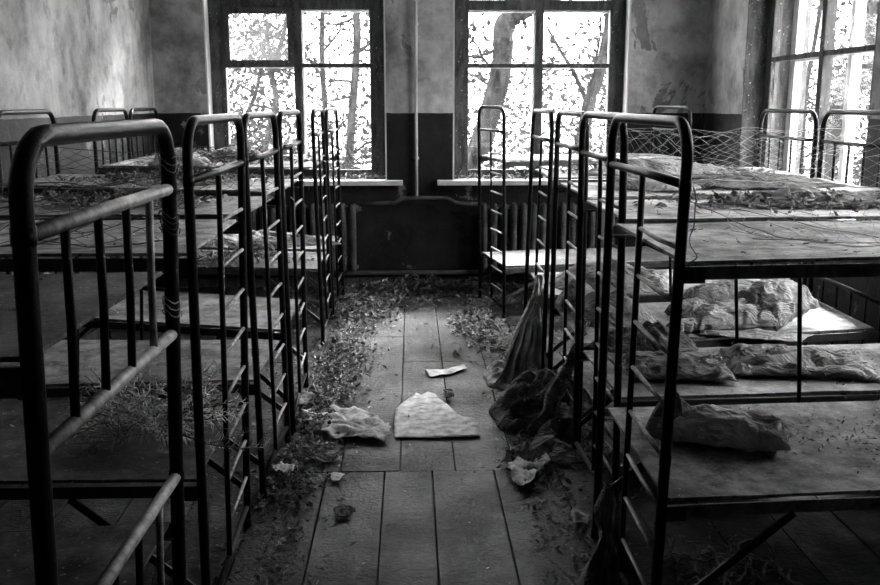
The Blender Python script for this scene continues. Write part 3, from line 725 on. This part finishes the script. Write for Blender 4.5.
# deep debris on the upper boards of the far left beds
for lb, x, y, z_, a, b, h, n in (
    ('ridge of leaves and plaster on the upper board of the fourth left bed', -1.2, 4.8, U, .5, .18, .07, 900),
    ('mound of leaves and plaster on the upper board of the fifth left bed', -1.15, 6.2, U, .5, .22, .12, 1100),
    ('mound of dry leaves on the upper board of the last left bed', -1.2, 7.0, U, .6, .22, .10, 1100),
    ('dirty rubbish strewn on the lower board of the fifth left bed', -1.15, 6.1, LO, .5, .22, .12, 900),
    ('low scatter of leaves on the upper board of the third left bed', -1.2, 3.75, U, .5, .2, .04, 700),
    ('dark leaf rubbish strewn on the upper board of the second right bed', 1.5, 3.6, U, .6, .25, .05, 900),
    ('leaf rubbish strewn on the upper board of the fourth right bed', 1.4, 5.3, U, .6, .25, .06, 900),
    ('scattered dirt on the lower board of the second right bed', 1.5, 3.5, LO, .7, .3, .015, 500),
    ('scattered dirt and leaf crumbs on the lower board of the nearest right bed', 1.5, 2.7, LO, .7, .3, .008, 420)):
    mound(lb, x, y, a, b, h, n, 'litter', .024 if h > .02 else .0085, z_, cat='debris')
heap('rag', 'added dark crumpled cloth dulling the sunlit lower board of the last left bed', 'rag', V((-1.15, 6.9, LO)), (1.1, .55, .08), 'cloth_dark', 66)  # cloth added to tone down the strong sunlight on this board
heap('rag', 'crumpled pale rag lying in the leaves on the upper board of the last left bed', 'rag', V((-1.25, 6.75, U)), (.5, .25, .09), 'cloth_pale', 63)
heap('rag', 'torn crumpled pale paper on the upper board of the fifth left bed', 'paper', V((-1.45, 6.0, U)), (.4, .22, .07), 'paper_dirty', 64, nse=3)

# ------------------------------------------------------------------ dried fir branches
def fir():
    c = V((-.80, 2.79, LO)); root = thing('fir_branches', 'bushy bundle of dried fir branches on the lower board of the second left bed', 'plant', c)
    st = BM(); nd = BM()
    def stem(p, d, L, lv):
        pts = [p]; n = 6
        for i in range(n):
            d = (d+V((R.gauss(0, .12), R.gauss(0, .12), R.gauss(0, .1)-.02))).normalized(); q = pts[-1]+d*L/n
            if q.z < LO+.012: q.z = LO+.012
            pts.append(q)
        tube(st, pts, [.0032*(1-.7*i/n)*(1 if lv == 0 else .7) for i in range(n+1)], 5)
        k = int(L/.0085)
        for i in range(k):
            t = (i+.5)/k*n; a = int(t); q = lerp(pts[a], pts[min(n, a+1)], t-a); dd = (pts[min(n, a+1)]-pts[a]).normalized()
            s = V((R.gauss(0, 1), R.gauss(0, 1), R.gauss(0, 1))); s = (s-dd*s.dot(dd)).normalized()
            e = q+(dd*.55+s).normalized()*R.uniform(.02, .042)
            if e.z < LO+.006: e.z = LO+.006
            w = dd.cross(s)*.0016; mid = lerp(q, e, .5)
            nd.faces.new([nd.verts.new(x) for x in (q-w*.5, mid-w, e, mid+w, q+w*.5)])
        if lv < 1:
            for i in (2, 3, 4):
                stem(pts[i], (d+V((R.gauss(0, .6), R.gauss(0, .6), R.gauss(0, .5)))).normalized(), L*.5, lv+1)
    for i in range(64):
        a = R.uniform(0, 2*PI); r = R.uniform(0, .10); el = abs(R.gauss(.25, .35))
        stem(c+V((r*math.cos(a)*1.3, r*math.sin(a)*.8, .015+R.uniform(0, .08))), V((math.cos(a)*1.15, math.sin(a)*.8, el)).normalized(), R.uniform(.11, .2), 0)
    # one long sprig reaching into the aisle
    stem(V((-.68, 2.62, LO+.07)), V((.75, -.05, -.30)).normalized(), .26, 0)
    obj('stems', st, 'twig', root); obj('needles', nd, 'needle', root, False)
fir()

# ------------------------------------------------------------------ wire netting and loose wires
def net(name, label, q, nu, nv, m, r=.0012, jit=.012, sag=.03, seed=0, keep=.93):
    """diamond wire net between four corner points"""
    bm = BM(); P = {}
    def pt(i, j):
        if (i, j) not in P:
            u, v = i/nu, j/nv
            p = lerp(lerp(q[0], q[1], u), lerp(q[3], q[2], u), v)
            n = V((noise.noise(V((u*6, v*4, seed))), noise.noise(V((u*6, v*4, seed+7))), noise.noise(V((u*5, v*5, seed+13)))))
            p = p+n*jit*2+V((0, 0, -sag*math.sin(PI*u)*(1-v*.5))); P[(i, j)] = p
        return P[(i, j)]
    for i in range(nu+1):
        for j in range(nv+1):
            if (i+j) % 2: continue
            for di, dj in ((1, 1), (1, -1)):
                a, b = i+di, j+dj
                if 0 <= a <= nu and 0 <= b <= nv and noise.noise(V((i*.35, j*.35, seed+di)))*.5+.5 < keep and R.random() < .96:
                    tube(bm, [pt(i, j), pt(a, b)], r, 3, False)
    # selvedge wire along both long rims
    for j in (0, nv): tube(bm, [pt(i, j) for i in range(nu+1)], r*1.3, 4)
    return tag(obj(name, bm, m, loc=V(q[3])), label, 'wire net')
net('wire_net', 'slack diamond wire net standing along the back of the second right upper bunk', [V((.78, 3.80, 1.42)), V((2.2, 3.89, 1.43)), V((2.2, 3.86, 1.14)), V((.80, 3.77, 1.13))], 38, 16, 'wire', .0008, .02, .04, 3, .8)
net('wire_net', 'torn wire net hanging along the back of the third right upper bunk', [V((.80, 4.80, 1.40)), V((2.2, 5.0, 1.38)), V((2.2, 4.92, 1.16)), V((.82, 4.74, 1.15))], 36, 12, 'wire', .0009, .02, .04, 9, .75)
net('wire_net', 'loose wire net lying over the nearest right upper board', [V((.85, 2.95, 1.20)), V((2.1, 2.98, 1.25)), V((2.1, 2.5, 1.135)), V((.95, 2.55, 1.13))], 40, 8, 'wire', .0010, .018, .05, 14, .62)
net('wire_net', 'dark sagging wire net over the second left upper bunk', [V((-1.85, 3.1, 1.30)), V((-.62, 3.1, 1.28)), V((-.64, 2.5, 1.14)), V((-1.85, 2.5, 1.14))], 22, 14, 'wire_dark', .0011, .02, .05, 21, .75)
net('wire_net', 'dark torn wire net along the back of the third left upper bunk', [V((-1.9, 4.1, 1.36)), V((-.6, 4.06, 1.34)), V((-.6, 4.0, 1.14)), V((-1.9, 4.0, 1.14))], 30, 12, 'wire_dark', .001, .015, .05, 25, .8)
def wire(label, pts, m='wire', r=.0014, jit=.006, seed=0):
    P = [V(p) for p in pts]; out = []
    for i in range(len(P)-1):
        p0 = P[max(0, i-1)]; p1 = P[i]; p2 = P[i+1]; p3 = P[min(len(P)-1, i+2)]
        for k in range(8):
            t = k/8
            q = .5*((2*p1)+(p2-p0)*t+(2*p0-5*p1+4*p2-p3)*t*t+(3*p1-p0-3*p2+p3)*t**3)
            out.append(q+V((noise.noise(q*20+V((seed, 0, 0))), noise.noise(q*20+V((0, seed, 0))), noise.noise(q*20)))*jit)
    out.append(P[-1]); bm = BM(); tube(bm, out, r, 5)
    return tag(obj('loose_wire', bm, m, loc=P[0]), label, 'wire')
a1 = BEDS['R1'][1](0, 1.31)
wire('long bright wire running from the nearest right bed hoop toward the wall', [pX(690, 180, a1.x+.02), V((1.2, 2.7, 1.27)), V((1.7, 2.8, 1.22)), V((2.2, 2.9, 1.18))], 'wire', .0016)
wire('knotted wire dangling from the near leg of the nearest right bed', [a1+V((.018, 0, -.01)), a1+V((.028, .0, -.08)), a1+V((.02, .01, -.14)), a1+V((.036, .0, -.18)), a1+V((.018, 0, -.2)), a1+V((.03, 0, -.24))], 'wire', .002, .008, 4)
wire('slack bright wire drooping over the nearest right upper board', [V((.72, 2.35, 1.25)), V((1.0, 2.4, 1.15)), V((1.4, 2.45, 1.135)), V((1.9, 2.5, 1.16)), V((2.15, 2.5, 1.2))], 'wire', .0013, .01, 6)
wire('thin wire crossing the upper board of the nearest right bed diagonally', [V((.75, 2.95, 1.22)), V((1.1, 2.75, 1.16)), V((1.35, 2.4, 1.135)), V((1.5, 2.3, 1.12))], 'wire', .0012, .01, 8)
a0 = BEDS['L0'][1](1, 1.2); b0_ = BEDS['L0'][1](1, .99)
def wrap(label, c, r, z0, turns, m='wire'):
    bm = BM(); n = int(turns*14)
    tube(bm, [c+V((math.cos(2*PI*i/14)*r*(1+.15*math.sin(i*1.7)), math.sin(2*PI*i/14)*r*(1+.15*math.cos(i*2.3)), z0+.05*i/n+.012*math.sin(i*.9))) for i in range(n)], .0014, 5)
    return tag(obj('wire_binding', bm, m, loc=c), label, 'wire')
wrap('pale wire twisted round the far leg of the nearest left bed below its hoop', BEDS['L0'][1](1, 1.34), .021, 0, 3)
wrap('wire bound round the far leg of the nearest left bed below the top rail', BEDS['L0'][1](1, 1.2), .021, 0, 4, 'wire_dark')
wrap('wire bound round the far leg of the nearest left bed above the second rail', BEDS['L0'][1](1, 1.0), .021, 0, 3)
def twig(label, p, d, L, m='wire_dark', seed=0):
    bm = BM(); rr = random.Random(seed)
    def br(p, d, L, r, lv):
        pts = [p]
        for i in range(7):
            d = (d+V((rr.gauss(0, .13), rr.gauss(0, .13), rr.gauss(0, .13)))).normalized(); q = pts[-1]+d*L/7
            q.z = max(q.z, 1.125); pts.append(q)
        tube(bm, pts, [r*(1-.7*i/7) for i in range(8)], 5)
        if lv < 2:
            for i in (2, 4, 5): br(pts[i], (d+V((rr.gauss(0, .6), rr.gauss(0, .6), rr.gauss(0, .5)))).normalized(), L*.45, r*.6, lv+1)
    br(V(p), V(d).normalized(), L, .0024, 0)
    return tag(obj('dry_twig', bm, m, loc=V(p)), label, 'twig')
twig('dark forked twig lying over the nearest left upper board behind the hoop', (-1.25, 1.75, 1.13), (1, .35, .25), .62, 'twig', 4)
twig('dark thin twig tangled in the net of the second left upper bunk', (-1.35, 2.7, 1.14), (1, .1, .2), .6, 'twig', 9)
twig('dark bent twig resting on the second left upper board near the hoop', (-1.0, 2.5, 1.13), (.7, .3, .25), .4, 'twig', 13)

# ------------------------------------------------------------------ outside: ground, trees, brush
bm = BM(); box(bm, (-40, YB+TH+.05, -.9), (45, 60, -.7)); box(bm, (XR+TH+.05, -12, -.9), (45, YB+TH+.05, -.7)); struct(obj('ground', bm, 'soil', smooth=False))
def limb(bm, pts, r0, r1, seg=10, rough=.12, sd=0):
    P = [V(p) for p in pts]; out = []; K = 7
    for i in range(len(P)-1):
        p0 = P[max(0, i-1)]; p1 = P[i]; p2 = P[i+1]; p3 = P[min(len(P)-1, i+2)]
        for k in range(K):
            t = k/K; out.append(.5*((2*p1)+(p2-p0)*t+(2*p0-5*p1+4*p2-p3)*t*t+(3*p1-p0-3*p2+p3)*t**3))
    out.append(P[-1]); n = len(out)
    tube(bm, out, [(r0+(r1-r0)*i/(n-1))*(1+rough*noise.noise(V((i*.8, sd, 0)))) for i in range(n)], seg)
    return out
def branchlets(bm, pts, L, r, n, seed, lv=0, zb=.3, tips=None):
    rr = random.Random(seed)
    for _ in range(n):
        i = rr.randrange(len(pts)//5, len(pts)); p = pts[i]
        d = V((rr.gauss(0, 1), rr.gauss(0, .6), rr.gauss(zb, .7))).normalized(); q = [p]; l = L*rr.uniform(.5, 1.2)
        for k in range(5):
            d = (d+V((rr.gauss(0, .2), rr.gauss(0, .2), rr.gauss(.03, .2)))).normalized(); q.append(q[-1]+d*l/5)
        tube(bm, q, [r*(1-.8*k/5) for k in range(6)], 5)
        if tips is not None: tips.extend(q[2:])
        if lv < 1: branchlets(bm, q, L*.5, r*.5, 3, seed+_*13+5, lv+1, zb, tips)
def leaves(bm, pts, count, spread, s0, s1, rr):
    for _ in range(count):
        p = rr.choice(pts)+V((rr.gauss(0, spread), rr.gauss(0, spread), rr.gauss(0, spread)))
        s = rr.uniform(s0, s1); m = Matrix.Rotation(rr.uniform(0, 6.28), 3, V((rr.gauss(0, 1), rr.gauss(0, 1), rr.gauss(0, 1))).normalized())
        bm.faces.new([bm.verts.new(p+m @ V(q)*s) for q in ((-1, 0, 0), (-.2, -.5, .1), (1, 0, 0), (-.2, .5, .1))])
def tree(label, trunk, r0, r1, seed, nbr=10, bl=.9, nl=1500, bark='bark', leaf='leaf', ls=(.03, .06), sp=.16, extra=(), br=.02):
    rr = random.Random(seed); base = V(trunk[0])
    root = thing('tree', label, 'tree', base, 'trees outside the windows')
    bm = BM(); path = limb(bm, trunk, r0, r1, 14, .25, seed); tips = list(path[len(path)//2:])
    for e, a, b in extra: limb(bm, e, a, b, 10, .2, seed+1)
    obj('trunk', bm, bark, root)
    bm = BM(); branchlets(bm, path, bl, br, nbr, seed, 0, .3, tips)
    for e, a, b in extra:
        branchlets(bm, [V(x) for x in e for _ in range(3)], bl*.6, br*.5, 4, seed+9, 0, .3, tips)
    obj('branches', bm, bark, root)
    if nl:
        bm = BM(); leaves(bm, tips, nl, sp, ls[0], ls[1], rr); f = obj('foliage', bm, leaf, root, False)
    return root
def W(px, py, Y): return pY(px, py, Y)
G0 = -.7
def tr(pts, Y):  # pixel path measured in a window, set at its own distance; starts at the ground
    q = [W(x, y, Y) for x, y in pts]; b = q[0].copy(); b.z = G0; return [b]+q
# thick leaning tree seen in window 2
tree('thick old leaning tree with cracked bark outside the middle back window', tr([(455, 190), (478, 150), (491, 110), (500, 75), (503, 50), (504, 25), (520, 12), (545, 0), (575, -25)], 10.3), .13, .09, 3, 6, .9, 260, extra=[([W(503, 40, 10.3), W(512, 5, 10.3), W(516, -40, 10.3)], .10, .07)], leaf='leaf_dark')
tree('slender tilted tree at the right side of the middle back window', tr([(570, 190), (582, 140), (590, 100), (603, 60), (612, 10), (618, -40)], 10.8), .085, .06, 5, 8, .9, 500, extra=[([W(590, 110, 10.8), W(575, 75, 10.9), W(560, 50, 11), W(546, 25, 11)], .028, .012)])
tree('straight slim tree seen in the right half of the left back window', tr([(350, 170), (351, 130), (354, 90), (357, 40), (356, 0), (358, -40)], 11.5), .055, .04, 8, 12, .9, 500, 'bark', 'leaf_dark')
tree('thin dark tree near the centre post of the left back window', tr([(325, 170), (326, 120), (323, 80), (322, 30), (326, -30)], 12.5), .045, .03, 9, 9, .8, 300)
tree('crooked sapling with dark branches behind the left back window bars', tr([(262, 170), (270, 130), (276, 100), (272, 70), (282, 40), (290, 0)], 12.0), .05, .025, 12, 12, .9, 500, leaf='leaf_dark')
tree('slanting sapling low in the left panes of the left back window', tr([(225, 175), (240, 130), (255, 95), (262, 60), (268, 20)], 13), .035, .02, 15, 10, .9, 400)
# window 3 side (right wall)
def trx(pts, X):
    q = [pX(x, y, X) for x, y in pts]; b = q[0].copy(); b.z = G0; return [b]+q
tree('pale leaning tree outside the right wall window', trx([(820, 190), (830, 140), (845, 100), (858, 70), (870, 40), (884, 0), (900, -40)], 5.0), .16, .11, 18, 8, .8, 900, 'bark_pale', 'leaf')
tree('slim dark tree behind the far panes of the right wall window', trx([(800, 180), (803, 130), (806, 90), (815, 40), (822, 0), (828, -30)], 6.5), .05, .03, 21, 10, .9, 700)
tree('leafy dark-branched tree filling the upper near pane of the right wall window', trx([(875, 170), (874, 120), (872, 70), (868, 20), (870, -30)], 6.0), .05, .04, 23, 14, .9, 1800, leaf='leaf_dark', ls=(.03, .055))
# brush further off
def brush(label, x0, x1, y0, y1, n, seed, leaf='leaf', top=3.4):
    rr = random.Random(seed); c = V(((x0+x1)/2, (y0+y1)/2, G0))
    root = thing('thicket', label, 'shrub', c, 'thickets beyond the windows')
    bm = BM(); tips = []
    for _ in range(n):
        p = V((rr.uniform(x0, x1), rr.uniform(y0, y1), G0)); q = [p]; d = V((rr.gauss(0, .25), rr.gauss(0, .2), 1)).normalized(); L = rr.uniform(.5, 1)*(top-G0)
        for k in range(8):
            d = (d+V((rr.gauss(0, .14), rr.gauss(0, .14), rr.gauss(.03, .08)))).normalized(); q.append(q[-1]+d*L/8)
        tube(bm, q, [.016*(1-.8*k/8) for k in range(9)], 5); tips += q[1:]
        branchlets(bm, q, .6, .007, 4, rr.randrange(9999), 0, .3, tips)
    obj('stems', bm, 'bark', root)
    bm = BM(); leaves(bm, tips, n*420, .28, .025, .07, rr); obj('foliage', bm, leaf, root, False)
brush('bright hazy thicket far beyond the left back window', -5.5, -.6, 14, 17, 22, 31)
brush('bright hazy thicket far beyond the middle back window', .4, 4.8, 14, 17, 18, 33)
brush('low brush just below the sill of the left back window', -2.6, -.2, 10.0, 11.0, 11, 35, top=.9)
brush('low brush just below the sill of the middle back window', .3, 2.9, 10.2, 11.4, 11, 37, top=.9)
brush('bright thicket beyond the right wall window', 7.0, 9.5, 12.5, 17, 18, 39)

# ------------------------------------------------------------------ world: overcast bright sky
w = bpy.data.worlds.new('sky'); S.world = w; w.use_nodes = True; nt = w.node_tree; nt.nodes.clear()
o = nt.nodes.new('ShaderNodeOutputWorld'); b = nt.nodes.new('ShaderNodeBackground'); nt.links.new(b.outputs[0], o.inputs[0])
tc = nt.nodes.new('ShaderNodeTexCoord'); sp = nt.nodes.new('ShaderNodeSeparateXYZ'); rp = nt.nodes.new('ShaderNodeMapRange')
nt.links.new(tc.outputs['Generated'], sp.inputs[0]); nt.links.new(sp.outputs[2], rp.inputs[0])
rp.inputs[1].default_value = 0; rp.inputs[2].default_value = .9; rp.inputs[3].default_value = 3.0; rp.inputs[4].default_value = 17.0
b.inputs[0].default_value = (1, 1, 1, 1); nt.links.new(rp.outputs[0], b.inputs[1])
sl = bpy.data.lights.new('hazy_sun', 'SUN'); sl.energy = 6.5; sl.angle = math.radians(12)
so = bpy.data.objects.new('hazy_sun', sl); C.objects.link(so); so.rotation_euler = V((-.38, -.72, -.62)).to_track_quat('-Z', 'Y').to_euler(); so.location = (6, 14, 8)
# light portals in the window openings help the renderer find the sky
def portal(name, loc, rot, sx, sy):
    l = bpy.data.lights.new(name, 'AREA'); l.shape = 'RECTANGLE'; l.size = sx; l.size_y = sy; l.cycles.is_portal = True
    o = bpy.data.objects.new(name, l); C.objects.link(o); o.location = loc; o.rotation_euler = rot
for i, (a, b2) in enumerate((W1, W2)): portal('sky_portal', ((a+b2)/2, YB+TH+.02, (Z0+Z1)/2), (-PI/2, 0, 0), b2-a, Z1-Z0)
for i, (a, b2) in enumerate((W3, W4)): portal('sky_portal', (XR+TH+.02, (a+b2)/2, (Z0+Z1)/2), (PI/2, 0, PI/2), b2-a, Z1-Z0)

# ------------------------------------------------------------------ camera
cam = bpy.data.cameras.new('camera'); co = bpy.data.objects.new('camera', cam); C.objects.link(co)
co.location = (0, 0, H); co.rotation_euler = (PI/2-PITCH, 0, -YAW)
cam.sensor_width = 36; cam.lens = 36*F/880; cam.clip_start = .05; cam.clip_end = 200
S.camera = co
S.view_settings.view_transform = 'Standard'; S.view_settings.look = 'None'; S.view_settings.gamma = 1
S.view_settings.exposure = 2.35
for o in bpy.data.objects:
    if '_w' in o: del o['_w']
